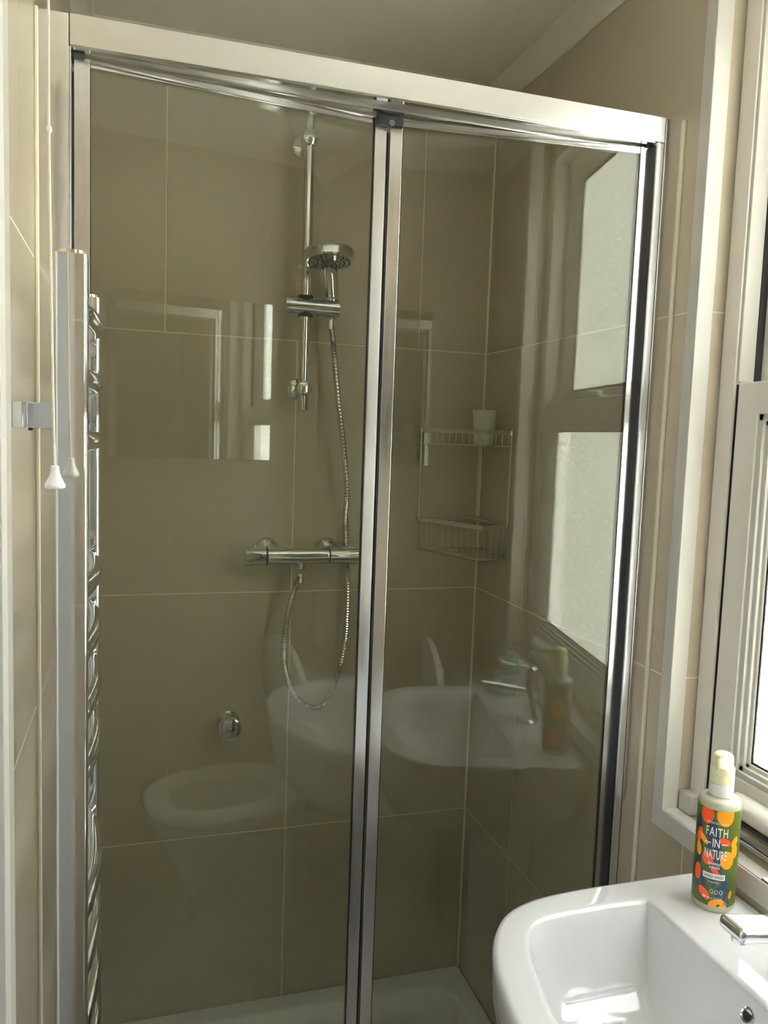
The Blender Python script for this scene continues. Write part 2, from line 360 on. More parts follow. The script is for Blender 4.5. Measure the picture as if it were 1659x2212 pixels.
# window sill tile and L shaped casing
cs = MB()
def lcase(mb, a, b):  mb.box(a, b, .0022)
lcase(cs, W(XR-.005, OY1-.003, -.640), W(XR+.001, OY1+.0205, ZC-.05)); lcase(cs, W(XR-.005, OY1-.006, -.609), W(XR+.026, OY1-.001, ZC-.05))
lcase(cs, W(XR-.005, OY0-.0205, -.640), W(XR+.001, OY0+.003, ZC-.05)); lcase(cs, W(XR-.005, OY0+.001, -.609), W(XR+.026, OY0+.006, ZC-.05))
lcase(cs, W(XR-.0052, OY0-.020, -.6405), W(XR+.001, OY1+.0200, -.606)); lcase(cs, W(XR-.005, OY0+.001, -.611), W(XR+.026, OY1-.001, -.606))
lcase(cs, W(XR-.0052, OY0-.020, OZ1-.004), W(XR+.001, OY1+.0200, OZ1+.004))
tag(cs.build('trim_4', M['casing']), 'white plastic angle casing round the window recess', None, None, 'structure')

# doorway trim at the far left
ar = MB()
prof = [(0,0),(0,.062),(.004,.065),(.009,.064),(.012,.058),(.012,.050),(.015,.044),(.015,.012),(.012,.006),(.012,0)]
def arch(mb, y0, sgn, z0, z1):
    mb.prism([(x, y*sgn) for x, y in prof], W(XL, y0, z0), (1,0,0), (0,1,0), (0,0,1), z1-z0)
arch(ar, DY1, 1, ZF, DZ1+.06); arch(ar, DY0, -1, ZF, DZ1+.06)
ar.box(W(XL, DY0-.06, DZ1), W(XL+.014, DY1+.06, DZ1+.06), .003)
ar.box(W(XL-.062, DY1-.002, ZF), W(XL+.002, DY1+.012, DZ1+.01)).box(W(XL-.062, DY0-.012, ZF), W(XL+.002, DY0+.002, DZ1+.01)).box(W(XL-.062, DY0, DZ1-.002), W(XL+.002, DY1, DZ1+.012))
tag(ar.build('trim_5', M['casing'], ang=25), 'cream white moulded door surround at the left edge', None, None, 'structure')
# the door itself, folded back into the hall
dr = tag(MB().box(W(-.93, DY0-.06, ZF+.01), W(XL-.066, DY0-.025, DZ1-.01), .002).build('door_1', M['wood']), 'white painted door standing open into the hall', None, None, 'structure')
MB().lathe([(.022,0),(.022,.006),(.010,.01),(.010,.03),(.02,.035),(.026,.045),(.022,.058),(.001,.062)], W(-.86, DY0-.025, -.50), (0,1,0)).build('door_knob', M['chrome'], dr)

# ------------------------------------------------------------------ shower enclosure
YD = 1.1686; ZH0, ZH1 = .4875, .5265
enc = thing('shower_enclosure', W(.36, YD+.03, -1.43), 'framed glass bifold shower enclosure with silver header across the room', 'shower enclosure')
hd = MB().box(W(-.084, YD, ZH0), W(.8155, YD+.070, ZH1), .0012)
hd = hd.build('header', M['alu'], enc)
tr = MB().box(W(-.080, YD+.004, ZH0-.0012), W(.800, YD+.014, ZH0+.002)).box(W(-.080, YD+.044, ZH0-.0012), W(.800, YD+.052, ZH0+.002))
tr.build('guide_track', M['alu_bright'], hd)
for xa, xb in ((XL+.001, -.0848), (.8162, XR-.001)):
    MB().box(W(xa, YD+.0005, -1.4298), W(xb, YD+.045, ZH1-.0005), .001).build('wall_channel', M['satin_chrome'], enc)
# rounded bright post on the right, slim post at the left
MB().box(W(.8015, YD+.0002, -1.4298), W(.8156, YD+.05, ZH0), .0022, 3).build('post', M['alu_v'], enc)
MB().box(W(-.0846, YD+.003, -1.4298), W(-.0825, YD+.05, ZH0), .0006, 1).build('post', M['alu_v'], enc)
for x in (XL+.002, XR-.0022): MB().cyl(W(x, YD-.001, -1.4298), W(x, YD-.001, ZH1), .0032, 8).build('sealant_bead', M['seal'], enc)
MB().box(W(-.0822, YD+.028, -1.4298), W(-.0765, YD+.038, ZH0-.022)).build('rubber_seal', M['rubber'], enc)
MB().box(W(.7997, YD+.005, -1.4298), W(.8017, YD+.046, ZH0-.004)).build('rubber_seal', M['rubber'], enc)
MB().box(W(-.085, YD+.002, -1.4298), W(.816, YD+.06, -1.418), .002).build('sill_rail', M['alu_bright'], enc)
ZT, ZBt = .4845, -1.414
AL, AR, YL0, YR0, XF = .043, .042, 1.194, 1.188, .3685
def leaf(name, p0, p1, s0, s1, gap0, gap1):
    """one folding panel from p0 to p1 (plan points on its room side)"""
    p0, p1 = Vector((p0[0], p0[1], 0)), Vector((p1[0], p1[1], 0)); d = p1-p0; L = d.length; d.normalize()
    nb = Vector((-d.y, d.x, 0))                                   # away from the room
    Z = Vector((0,0,1)); O = p0+Vector((0,0,H))
    gl = MB().obox(O, d, nb, Z, (s0-.004, .0012, ZBt+.012), (L-s1+.004, .0062, ZT-.010)).build(name, M['glass'], enc, smooth=False)
    MB().obox(O, d, nb, Z, (0, 0, ZBt), (s0, .013, ZT), .0012).build('stile', M['alu_v'], gl)
    MB().obox(O, d, nb, Z, (L-s1, 0, ZBt), (L, .013, ZT), .0012).build('stile', M['alu_v'], gl)
    MB().obox(O, d, nb, Z, (s0, .0006, ZT-.0115), (L-s1, .0125, ZT-.0005), .001).build('top_rail', M['alu_bright'], gl)
    MB().obox(O, d, nb, Z, (s0, .0006, ZBt), (L-s1, .0125, ZBt+.016), .001).build('bottom_rail', M['alu_bright'], gl)
    g = MB()
    for a, b in ((s0, s0+.0009), (L-s1-.0009, L-s1)): g.obox(O, d, nb, Z, (a, .0006, ZBt+.016), (b, .0070, ZT-.0115))
    g.build('glazing_seal', M['rubber'], gl)
    return gl
leaf('glass_leaf', (-.0805, YL0), (.3668, YL0+AL), .0205, .0195, 0, 0)
leaf('glass_leaf', (.3705, YR0+AR+.001), (.8000, YR0), .0195, .0150, 0, 0)
MB().box(W(.3666, YL0+AL+.003, ZBt), W(.3707, YL0+AL+.016, ZT-.02)).build('hinge_seal', M['rubber'], enc)
gb = MB().box(W(.3475, YL0+AL-.012, ZT-.018+.004), W(.3895, YL0+AL-.002, ZT+.0015), .001).build('guide_block', M['rubber'], enc)
MB().cyl(W(.371, YL0+AL-.0125, ZT-.010), W(.371, YL0+AL-.004, ZT-.010), .0045, 14).build('guide_screw', M['grey_rubber'], gb)
for x in (-.079, .7965): MB().box(W(x-.004, YD+.016, ZH0-.0035), W(x+.012, YD+.05, ZH0+.001)).build('pivot', M['rubber'], enc)

# shower tray
tray = MB()
def rrect(x0, x1, y0, y1, r, n=8):
    out = []
    for cx, cy_, a0 in ((x1-r, y1-r, 0), (x0+r, y1-r, 90), (x0+r, y0+r, 180), (x1-r, y0+r, 270)):
        for k in range(n+1):
            a = math.radians(a0+90*k/n); out.append((cx+r*math.cos(a), cy_+r*math.sin(a)))
    return out
def rr(x0, x1, y0, y1, r, z, n=8): return tray.ring([W(x, y, z) for x, y in rrect(x0, x1, y0, y1, r, n)])
x0, x1, y0, y1 = XL+.001, XR-.001, YD-.03, YB-.001
rings = [rr(x0, x1, y0, y1, .003, ZF+.001), rr(x0, x1, y0, y1, .003, -1.435), rr(x0+.003, x1-.003, y0+.003, y1-.003, .004, -1.430), rr(x0+.045, x1-.045, y0+.06, y1-.045, .09, -1.430),
         rr(x0+.055, x1-.055, y0+.07, y1-.055, .09, -1.434), rr(x0+.075, x1-.075, y0+.09, y1-.075, .09, -1.462), rr(x0+.11, x1-.11, y0+.12, y1-.11, .09, -1.470)]
for a, b in zip(rings, rings[1:]): tray.bridge(a, b)
tray.cap(rings[0]); tray.cap(rings[-1])
trayo = tag(tray.build('shower_tray', M['tray'], None, ang=50), 'white shower tray behind the folding glass door', 'shower tray')
MB().lathe([(.045,0),(.045,.003),(.038,.006),(.001,.007)], W(.36, 1.55, -1.4695)).build('waste_cover', M['chrome'], trayo)

# ------------------------------------------------------------------ riser rail, head and hose
RX, RY = .369, 1.850
rail = thing('shower_rail', W(RX, YB-.001, .05), 'tall vertical chrome shower rail on the back wall', 'shower rail')
MB().cyl(W(RX, RY, .052), W(RX, RY, .718), .0118, 24, .001).build('bar', M['chrome'], rail)
for z, zw in ((.655, .655), (.101, .101)):
    MB().lathe([(.026,0),(.026,.004),(.022,.007),(.011,.010),(.0105,.05)], W(RX, YB-.001, zw), (0,-1,0), 28).build('wall_bracket', M['chrome'], rail)
    MB().lathe([(.001,-.024),(.013,-.024),(.0175,-.020),(.0188,-.01),(.0188,.012),(.017,.017),(.011,.0205),(.001,.0215)], W(RX, RY, z), (0,-1,0), 28).build('rail_clamp', M['chrome'], rail)
sl = MB().cyl(W(.322, RY, .287), W(.446, RY-.004, .285), .0208, 28, .0015).build('slider', M['chrome'], rail)
MB().lathe([(.0212,0),(.0212,.0015)], W(.3445, RY, .2865), (1,-.05,-.016), 28).build('slider_ring', M['alu_bright'], sl)
MB().lathe([(.018,-.0235),(.018,.0235)], W(RX, RY, .287), (0,0,1), 24).build('slider_collar', M['rubber'], sl)
MB().lathe([(.014,-.023),(.0165,.0),(.0175,.018),(.0165,.0225)], W(.430, RY+.004, .287), (0.0,-.12,1), 28).build('head_holder', M['chrome'], sl)
hs = thing('hand_shower', W(.428, RY-.012, .28), 'round chrome hand shower head resting in the rail slider', 'shower head')
hc = W(.4075, 1.790, .392); hn = Vector((.03, -.13, -1)).normalized()       # spray direction
path = catmull([W(.430, RY+.004, .3125), W(.429, RY+.003, .322), W(.426, RY-.002, .340), W(.421, RY-.012, .370), W(.414, RY-.032, .392), W(.409, RY-.050, .398)], 6)
MB().tube(path, .014, 20, rf=lambda i: .0160+.0015*min(1, i/len(path)*2)).build('handle', M['chrome'], hs)
hb = MB().lathe([(.001,-.0125),(.046,-.0125),(.0530,-.0110),(.0565,-.0070),(.0575,-.002),(.0575,.011),(.0545,.0145),(.050,.0150)], hc, hn, 48).build('head_body', M['chrome'], hs)
MB().lathe([(.0505,.0),(.0505,.0148),(.040,.0162),(.001,.0165)], hc, hn, 48).build('spray_face', mat('grey_spray_face', (.42,.42,.39,1), rough=.3, metal=.6), hb)
nz = MB(); t1 = hn.cross(Vector((1,0,0))).normalized(); t2 = hn.cross(t1)
for rr_, cnt in ((.014, 6), (.024, 12), (.034, 16), (.0445, 22)):
    for k in range(cnt):
        a = 2*PI*k/cnt+rr_*40; p = hc+hn*.0155+(t1*math.cos(a)+t2*math.sin(a))*rr_
        nz.cyl(p, p+hn*.0045, .0017, 6)
nzo = nz.build('spray_nozzle', M['grey_rubber'], hb); nzo['kind'] = 'stuff'
MB().obox(hc+hn*.016, t1, t2, hn, (.038, -.003, 0), (.050, .003, .012), .001).build('spray_lever', M['chrome'], hb)
hose_xz = [(.430,.262),(.433,.24),(.439,.189),(.452,.084),(.468,-.024),(.480,-.133),(.486,-.199),(.491,-.265),(.496,-.344),(.498,-.434),(.494,-.514),(.476,-.597),(.443,-.645),(.409,-.656),(.371,-.627),(.345,-.569),(.338,-.507),(.346,-.429),(.362,-.363),(.373,-.335)]
hp = []
for i, (x, z) in enumerate(hose_xz):
    y = RY+.004 if i < 2 else 1.852
    if -.33 < z < -.22 and i < 10: y = 1.888
    elif z < -.15 and i < 12: y = 1.882
    hp.append(W(x, y, z))
hp = catmull(hp, 26)
ridge = MB().tube(hp, .0062, 10, rf=lambda i: .0074 if i % 2 else .0058)
hose = tag(ridge.build('shower_hose', mat('hose_steel', (.66,.65,.62,1), rough=.16, metal=1), None, ang=20), 'ribbed metal shower hose looping down from the hand shower', 'hose')
MB().cyl(W(.373, 1.853, -.352), W(.373, 1.854, -.330), .0078, 20, .001).build('hose_cone', M['chrome'], hose)
MB().cyl(W(.430, RY+.004, .240), W(.430, RY+.004, .262), .0078, 20, .001).build('hose_cone', M['chrome'], hose)

vz, vy = -.288, 1.856
vlv = thing('shower_valve', W(.376, YB-.001, vz), 'horizontal chrome thermostatic bar valve on the back wall', 'shower valve')
MB().lathe([(.0205,0),(.0205,.142),(.0195,.145)], W(.295, vy, vz), (1,0,0), 32).build('valve_body', M['chrome'], vlv)
for xa, xb in ((.2413, .2925), (.4405, .5115)):
    k = MB().lathe([(.0185,0),(.0215,.002),(.0215,xb-xa-.002),(.0185,xb-xa)], W(xa, vy, vz), (1,0,0), 32).build('control_knob', M['chrome'], vlv)
    g = MB()
    for q in range(24):
        a = 2*PI*q/24; x_end = (xa+.002, xa+.022) if xa < .3 else (xb-.022, xb-.002)
        g.cyl(W(x_end[0], vy+.0213*math.cos(a), vz+.0213*math.sin(a)), W(x_end[1], vy+.0213*math.cos(a), vz+.0213*math.sin(a)), .0007, 5)
    g.build('grip_ridges', M['chrome'], k)
MB().box(W(.2600, vy-.003, vz+.021), W(.268, vy+.003, vz+.027), .001).build('stop_button', M['chrome'], vlv)
MB().lathe([(.0215,0),(.0215,.0012)], W(.2930, vy, vz), (1,0,0), 32).build('seam_ring', M['rubber'], vlv)
for x in (.302, .450):
    MB().lathe([(.031,0),(.031,.003),(.027,.010),(.018,.018),(.014,.020),(.0135,.045)], W(x, YB-.001, vz+.006), (0,-1,0), 32).build('wall_flange', M['chrome'], vlv)
MB().lathe([(.011,0),(.011,.006),(.013,.007),(.013,.013),(.010,.015)], W(.373, vy, vz-.018), (0,0,-1), 24).build('hose_outlet', M['chrome'], vlv)

kb = thing('robe_knob', W(.2178, YB-.001, -.700), 'round chrome knob low on the back wall left of the hose', 'wall knob')
MB().lathe([(.028,0),(.028,.004),(.024,.008),(.0235,.014)], W(.2178, YB-.001, -.700), (0,-1,0), 36).build('wall_flange', M['chrome'], kb)
MB().lathe([(.0215,0),(.0215,.028),(.0268,.030),(.0278,.034),(.0278,.040),(.0262,.0445),(.020,.047),(.001,.048)], W(.2178, YB-.014, -.700), (0,-1,0), 40).build('knob_face', M['chrome'], kb)

# ------------------------------------------------------------------ corner caddy
cad = thing('corner_caddy', W(.80, 1.86, -.29), 'two-tier chrome wire corner basket inside the shower', 'shower caddy')
A_, C_, B_, K_ = (.680, 1.900), (.765, 1.700), (.842, 1.728), (.838, 1.902)
def tier(zr, depth, n1, n2, curved):
    rim = [W(*A_, zr), W(*C_, zr), W(*B_, zr), W(*K_, zr)]
    mb = MB()
    for a, b in ((rim[0], rim[1]), (rim[1], rim[2])):
        d = (b-a).normalized(); mb.obox(a, d, Vector((0,0,1)).cross(d), Vector((0,0,1)), (-.002, -.002, -.0055), ((b-a).length+.002, .002, .0055), .0008, 1)
    o = mb.build('front_bar', M['steel'], cad)
    MB().tube([rim[0], rim[3]], .003, 8).tube([rim[3], rim[2]], .003, 8).build('back_bar', M['steel'], cad)
    zb = zr-depth
    # wires down the front and across the floor of the basket
    def inner(p, t): return (p[0]+(K_[0]-.01-p[0])*t, p[1]+(K_[1]-.01-p[1])*t)
    for (p, q, n) in ((A_, C_, n1), (C_, B_, n2)):
        for k in range(n):
            t = (k+.5)/n; x, y = p[0]+(q[0]-p[0])*t, p[1]+(q[1]-p[1])*t
            nx, ny = (.92, .38) if q is C_ else (-.35, .93)
            L = 1.0
            ex, ey = x, y
            while ex < .836 and ey < 1.900 and L < 30: ex += nx*.006; ey += ny*.006; L += 1
            if curved: pts = [W(x, y, zr-.004), W(x+.002*nx, y+.002*ny, zb+.02), W(x+.006*nx, y+.006*ny, zb+.006), W(x+.018*nx, y+.018*ny, zb), W(ex, ey, zb)]
            else: pts = [W(x, y, zr-.004), W(x, y, zb), W(ex, ey, zb)]
            MB().tube(catmull(pts, 3) if curved else pts, .0013, 6).build('wire', M['steel'], cad)
    MB().tube([W(*p, zb) for p in (A_, C_, B_, K_)], .0018, 6, closed=True).build('base_wire', M['steel'], cad)
tier(.017, .032, 10, 4, False); tier(-.2040, .075, 11, 4, True)
for p in (A_, B_, K_):
    MB().tube([W(*p, -.208), W(*p, .020)], .0022, 8).build('upright_rod', M['steel'], cad)
    for z in (.017, -.204):
        MB().lathe([(.0055,0),(.0065,.002),(.0065,.010),(.0045,.012)], W(p[0], p[1], z-.006), (0,0,1), 14).build('joint_cap', M['chrome'], cad)
cup = MB().lathe([(.0235,0),(.0240,.004),(.0285,.078),(.0298,.080),(.0298,.083),(.0275,.083),(.0270,.078),(.0225,.004),(.001,.003)], W(.803, 1.800, -.0135), (0,0,1), 36, cap=False)
tag(cup.build('plastic_cup', M['cup'], None, ang=60), 'small frosted plastic cup standing in the upper wire basket', 'cup')

# ------------------------------------------------------------------ towel radiator (left)
rad = thing('towel_radiator', W(-.06, .99, -1.40), 'tall chrome ladder towel radiator on the left wall', 'towel radiator')
def dpost(x0, x1, y0, y1, z0, z1, name, label=None):
    """flat-faced upright with rounded edges; the flat face looks at the doorway"""
    r = .0085; poly = []
    for cx, cy_, a0 in ((x1-r*.45, y0+r*.6, -90), (x1-r, y1-r, 0), (x0+r, y1-r, 90), (x0+r*.45, y0+r*.6, 180)):
        rx, ry = (r*.45, r*.6) if cy_ < (y0+y1)/2 else (r, r)
        for k in range(7):
            a = math.radians(a0+90*k/6); poly.append((cx+rx*math.cos(a), cy_+ry*math.sin(a)))
    mb = MB().prism(poly, W(0, 0, z0), (1,0,0), (0,1,0), (0,0,1), z1-z0)
    o = mb.build(name, M['chrome_worn'], rad, ang=50)
    if label: o['label'] = label
    return o
RX0, RX1 = -.0745, -.0445
for ya, yb in ((.840, .868), (1.112, 1.140)):
    p = dpost(RX0, RX1, ya, yb, -1.40, .1625, 'upright')
    MB().prism([((RX0+RX1)/2+.0125*math.cos(2*PI*k/24), (ya+yb)/2+.0115*math.sin(2*PI*k/24)) for k in range(24)], W(0,0,.1625), (1,0,0), (0,1,0), (0,0,1), .004).build('end_cap', mat('brass_cap', (.75,.60,.42,1), rough=.2, metal=1), p)
zs = []; z = .115
for cnt in (3, 4, 4, 4):
    for k in range(cnt): zs.append(z); z -= .066
    z -= .09
zs = [z for z in zs if z > -1.36]
bar0 = None
for z in zs:
    if bar0 is None:
        mb = MB(); pts = catmull([W(-.060, .862, z), W(-.052, .90, z), W(-.046, .99, z), W(-.052, 1.08, z), W(-.060, 1.118, z)], 5); mb.tube(pts, .0105, 14)
        bar0 = mb.build('crossbar', M['chrome_worn'], rad); base = z
    else:
        b = bar0.copy(); COL.objects.link(b); b.matrix_parent_inverse = bar0.matrix_parent_inverse.copy(); b.location = bar0.location+Vector((0, 0, z-base)); b.name = 'crossbar'
for y, z in ((.872, .008), (1.126, .008), (.872, -1.2), (1.126, -1.2)):
    wb = MB().box(W(XL+.0005, y-.013, z-.0125), W(-.1045, y+.013, z+.0125), .0008).box(W(-.106, y-.010, z-.0105), W(-.1000, y+.010, z+.0105), .0005).box(W(-.1010, y-.0135, z-.0125), W(-.0775, y+.0135, z+.0125), .0008)
    wb.box(W(-.079, y-.004, z-.008), W(-.066, y+.0135, z+.008)).build('wall_bracket', M['chrome_worn'], rad)
    MB().cyl(W(-.0985, y-.004, z-.015), W(-.0985, y-.004, z-.0120), .0022, 12).build('grub_screw', M['rubber'], rad)

# light pull
pc = thing('light_pull', W(-.066, .75, -.054), 'cream light pull cord with white bell knob before the radiator', 'light pull')
pts = catmull([W(-.072, .75, ZC-.02), W(-.0712, .75, .60), W(-.0700, .75, .37), W(-.0700, .75, .25), W(-.0678, .75, .05), W(-.0662, .75, -.036)], 8)
MB().tube(pts, .0011, 8).build('cord', M['cord'], pc)
MB().lathe([(.001,-.003),(.002,-.002),(.0024,0),(.002,.002),(.001,.003)], W(-.0698, .75, .243), (0,0,1), 14).build('cord_joint', M['plastic'], pc)
MB().lathe([(.0025,.0),(.0034,-.001),(.0036,-.005),(.0052,-.010),(.0074,-.0145),(.0084,-.0165),(.0086,-.018),(.0080,-.0195),(.006,-.0205),(.001,-.021)], W(-.0660, .75, -.0355), (0,0,1), 28).build('bell_knob', M['plastic'], pc)
sw = tag(MB().lathe([(.035,0),(.035,-.012),(.028,-.022),(.006,-.028)], W(-.072, .75, ZC), (0,0,1), 32).build('pull_switch', M['plastic'], None), 'round white ceiling switch holding the light pull cord', 'switch')

# ------------------------------------------------------------------ basin
YC = .725; ZR = -.650
Oh = [(.8505,.989),(.80,.990),(.70,.991),(.62,.990),(.565,.985),(.525,.975),(.492,.958),(.467,.932),(.447,.900),(.432,.862),(.419,.810),(.411,.765),(.409,.725)]
Ih = [(.709,.915),(.704,.928),(.692,.936),(.66,.938),(.60,.938),(.56,.936),(.532,.930),(.510,.915),(.494,.888),(.481,.850),(.470,.805),(.462,.760),(.460,.725)]
def mirr(h): return h+[(x, 2*YC-y) for x, y in reversed(h[:-1])]
def dense(poly, n=40):
    out = []
    for (a, b), (c, d) in zip(poly, poly[1:]+poly[:1]):
        for k in range(n): out.append((a+(c-a)*k/n, b+(d-b)*k/n))
    return out
def polar(poly, cx, cy_, n):
    """radius of the closed outline at n angles"""
    out = []; m = len(poly)
    for k in range(n):
        a = 2*PI*k/n; dx, dy = math.cos(a), math.sin(a); best = None
        for i in range(m):
            (x1, y1), (x2, y2) = poly[i], poly[(i+1) % m]
            ex, ey = x2-x1, y2-y1; den = dx*ey-dy*ex
            if abs(den) < 1e-12: continue
            t = ((x1-cx)*ey-(y1-cy_)*ex)/den; s = ((x1-cx)*dy-(y1-cy_)*dx)/den
            if t > 0 and -1e-9 <= s <= 1+1e-9: best = t if best is None else max(best, t)
        out.append(best)
    return out
NA = 120; BCX, BCY = .600, YC
Osm = [(v.x, v.y) for v in catmull([(x, y, 0) for x, y in mirr(Oh)], 5)]
Ism = [(v.x, v.y) for v in catmull([(x, y, 0) for x, y in mirr(Ih)], 5, closed=True)]
ro, ri = polar(Osm, BCX, BCY, NA), polar(Ism, BCX, BCY, NA)
# keep the outer corners at the wall sharp by adding angles is not needed at this density
bs = MB()
def bring(f, z): return bs.ring([W(BCX+f(k)*math.cos(2*PI*k/NA), BCY+f(k)*math.sin(2*PI*k/NA), z if not callable(z) else z(k)) for k in range(NA)])
def lim(k, r):      # never past the wall
    c = math.cos(2*PI*k/NA); return min(r, (.8505-BCX)/c) if c > 1e-6 else r
R = [bring(lambda k: lim(k, ro[k]*.50), ZR-.185), bring(lambda k: lim(k, ro[k]*.80), ZR-.165), bring(lambda k: lim(k, ro[k]*.93), ZR-.115), bring(lambda k: lim(k, ro[k]*.985), ZR-.06),
     bring(lambda k: lim(k, ro[k]*1.0), ZR-.020), bring(lambda k: lim(k, ro[k]), ZR-.010), bring(lambda k: lim(k, ro[k]-.0012), ZR-.005), bring(lambda k: lim(k, ro[k]-.004), ZR-.0015), bring(lambda k: lim(k, ro[k]-.010), ZR)]
for w_, z in ((.010, -.0003), (.005, -.0012), (.0015, -.003), (0, -.006)):
    R.append(bring(lambda k, w_=w_: min(lim(k, ro[k]-.011), ri[k]+w_), ZR+z))
for s, z in ((.985, -.012), (.965, -.022), (.945, -.034), (.92, -.050), (.89, -.068), (.85, -.086), (.79, -.102), (.70, -.114), (.55, -.121), (.35, -.125), (.15, -.128), (.06, -.129)):
    R.append(bring(lambda k, s=s: ri[k]*s*(1-.05*max(0, math.cos(2*PI*k/NA))*(1-s)*4), ZR+z))
for a, b in zip(R, R[1:]): bs.bridge(a, b)
bs.cap(R[0]); bs.cap(R[-1])
basin = tag(bs.build('wash_basin', M['ceramic'], None, ang=70), 'white ceramic wash basin fixed below the window', 'wash basin')
on_ = Vector((-.86, 0, .51)).normalized(); oc = W(.7045, .7305, -.6745)
MB().lathe([(.0062,.0),(.0062,.0015),(.0070,.0028),(.0090,.0030),(.0102,.0015),(.0106,-.002)], oc, on_, 28, cap=False).build('overflow_ring', M['chrome'], basin)
MB().lathe([(.0064,0),(.0064,.0008)], oc+on_*.0002, on_, 24).build('overflow_hole', M['rubber'], basin)
MB().lathe([(.028,0),(.028,.002),(.022,.004),(.018,.002),(.001,.002)], W(.600, YC, ZR-.1285), (0,0,1), 32).build('plug_hole', M['chrome'], basin)
ped = MB()
for (s, z) in ((1, ZF+.001), (.92, -1.3), (.85, -1.05), (1.0, -.86), (1.15, -.82)):
    pass
rg = [ped.ring([W(.74+.09*s*math.cos(2*PI*k/32)*1.0, YC+.10*s*math.sin(2*PI*k/32), z) for k in range(32)]) for s, z in ((1.0, ZF+.001), (.90, -1.35), (.82, -1.1), (.86, -.90), (1.0, ZR-.188))]
for a, b in zip(rg, rg[1:]): ped.bridge(a, b)
ped.cap(rg[0]); ped.cap(rg[-1])
tag(ped.build('basin_pedestal', M['ceramic'], None), 'white ceramic pedestal under the wash basin', 'pedestal')

# tap
tp = thing('basin_tap', W(.784, .729, ZR), 'chrome mixer tap with flat spout on the basin ledge', 'tap')
MB().lathe([(.026,0),(.026,.004),(.0225,.008),(.0215,.03),(.0215,.100),(.020,.108)], W(.786, .729, ZR), (0,0,1), 36).build('tap_body', M['chrome'], tp)
MB().obox(W(.786, .7275, -.5755), Vector((-.9877, 0, .1564)), Vector((0, 1, 0)), Vector((.1564, 0, .9877)), (0, -.0205, -.0085), (.1235, .0205, .0085), .0065, 4).build('spout', M['chrome'], tp)
MB().lathe([(.0105,0),(.0105,.006),(.0085,.007)], W(.6800, .7275, -.5665), (.156,0,-1), 24).build('aerator', M['chrome'], tp)
MB().lathe([(.0215,0),(.0225,.003),(.0225,.016),(.019,.022),(.001,.023)], W(.786, .729, ZR+.109), (0,0,1), 32).build('lever_base', M['chrome'], tp)
MB().obox(W(.786, .729, ZR+.126), Vector((-.985,0,.17)), Vector((0,1,0)), Vector((.17,0,.985)), (0, -.009, 0), (.075, .009, .006), .0025).build('lever', M['chrome'], tp)

# ------------------------------------------------------------------ hand wash bottle
BX, BY, BR = .7955, .9085, .0288
bt = thing('soap_bottle', W(BX, BY, ZR), 'hand wash pump bottle with bright orange and green label on the basin', 'bottle')
Z0 = ZR
MB().lathe([(.0225,0),(.0265,.0006),(.0284,.004),(BR,.009),(BR,.150),(.0285,.1545),(.0270,.1580),(.0240,.1600),(.018,.1612),(.0140,.1620),(.0130,.1640),(.0130,.176)], W(BX, BY, Z0), (0,0,1), 56).build('bottle_body', M['bottle'], bt)
MB().lathe([(.0155,.1622),(.0163,.1628),(.0166,.164),(.0166,.1800),(.0163,.1806),(.0150,.1810)], W(BX, BY, Z0), (0,0,1), 48).build('pump_collar', M['cap_ring'], bt)
hd_ = MB().lathe([(.0162,.1812),(.0165,.1817),(.0165,.2000),(.0160,.2030),(.0147,.2052),(.0137,.2060),(.0137,.2150),(.0134,.2185),(.0120,.2210),(.0090,.2226),(.0040,.2232),(.0001,.2233)], W(BX, BY, Z0), (0,0,1), 48)
hd_ = hd_.build('pump_head', M['pump'], bt)
nd = Vector((-BX, -BY, 0)).normalized()        # the nozzle points at the camera
nb_ = W(BX, BY, Z0+.2110)
nzz = catmull([nb_, nb_+nd*.014, nb_+nd*.028+Vector((0,0,-.0005)), nb_+nd*.036+Vector((0,0,-.004))], 5)
MB().tube(nzz, .006, 16, rf=lambda i: .0095-.0022*i/len(nzz)).build('nozzle', M['pump'], hd_)
# label wrapped round the bottle: u = arc length to the right seen from the camera, v = height
face = math.atan2(-BY, -BX)
def wrap(u, v, off):
    u *= 0.7742; v = .0100+(v-.0125)*1.035
    a = face+u/BR
    return W(BX+(BR+off)*math.cos(a), BY+(BR+off)*math.sin(a), Z0+v)
def strip(u0, u1, v0, v1, off, n=64):
    mb = MB(); a = mb.ring([wrap(u0+(u1-u0)*k/n, v0, off) for k in range(n+1)]); b = mb.ring([wrap(u0+(u1-u0)*k/n, v1, off) for k in range(n+1)])
    mb.bridge(a, b, False); return mb
V0, V1 = .0125, .1465
lab = strip(-.108, .108, V0, V1, .00025).build('label', M['olive'], bt)
def blob(cu, cv, ru, rv, ang, m, off, name='fruit_print', pw=1.0):
    mb = MB(); c, s = math.cos(ang), math.sin(ang); rg_ = []
    for f_ in (1, .66, .33):
        pts = []
        for k in range(28):
            a = 2*PI*k/28; x, y = ru*f_*math.copysign(abs(math.cos(a))**pw, math.cos(a)), rv*f_*math.copysign(abs(math.sin(a))**pw, math.sin(a))
            pts.append(wrap(cu+x*c-y*s, min(V1, max(V0, cv+x*s+y*c)), off))
        rg_.append(mb.ring(pts))
    mb.bridge(rg_[0], rg_[1]); mb.bridge(rg_[1], rg_[2]); mb.cap(rg_[2])
    mb.build(name, m, lab)
blob(-.004, .085, .014, .052, .15, M['navy'], .0003); blob(-.026, .045, .010, .030, .5, M['navy'], .0003); blob(.014, .030, .010, .030, -.35, M['navy'], .00032)
blob(-.034, .100, .008, .036, .1, M['navy'], .0003); blob(.026, .050, .006, .018, .3, M['green'], .00031); blob(-.012, .058, .012, .008, .5, M['green'], .00033)
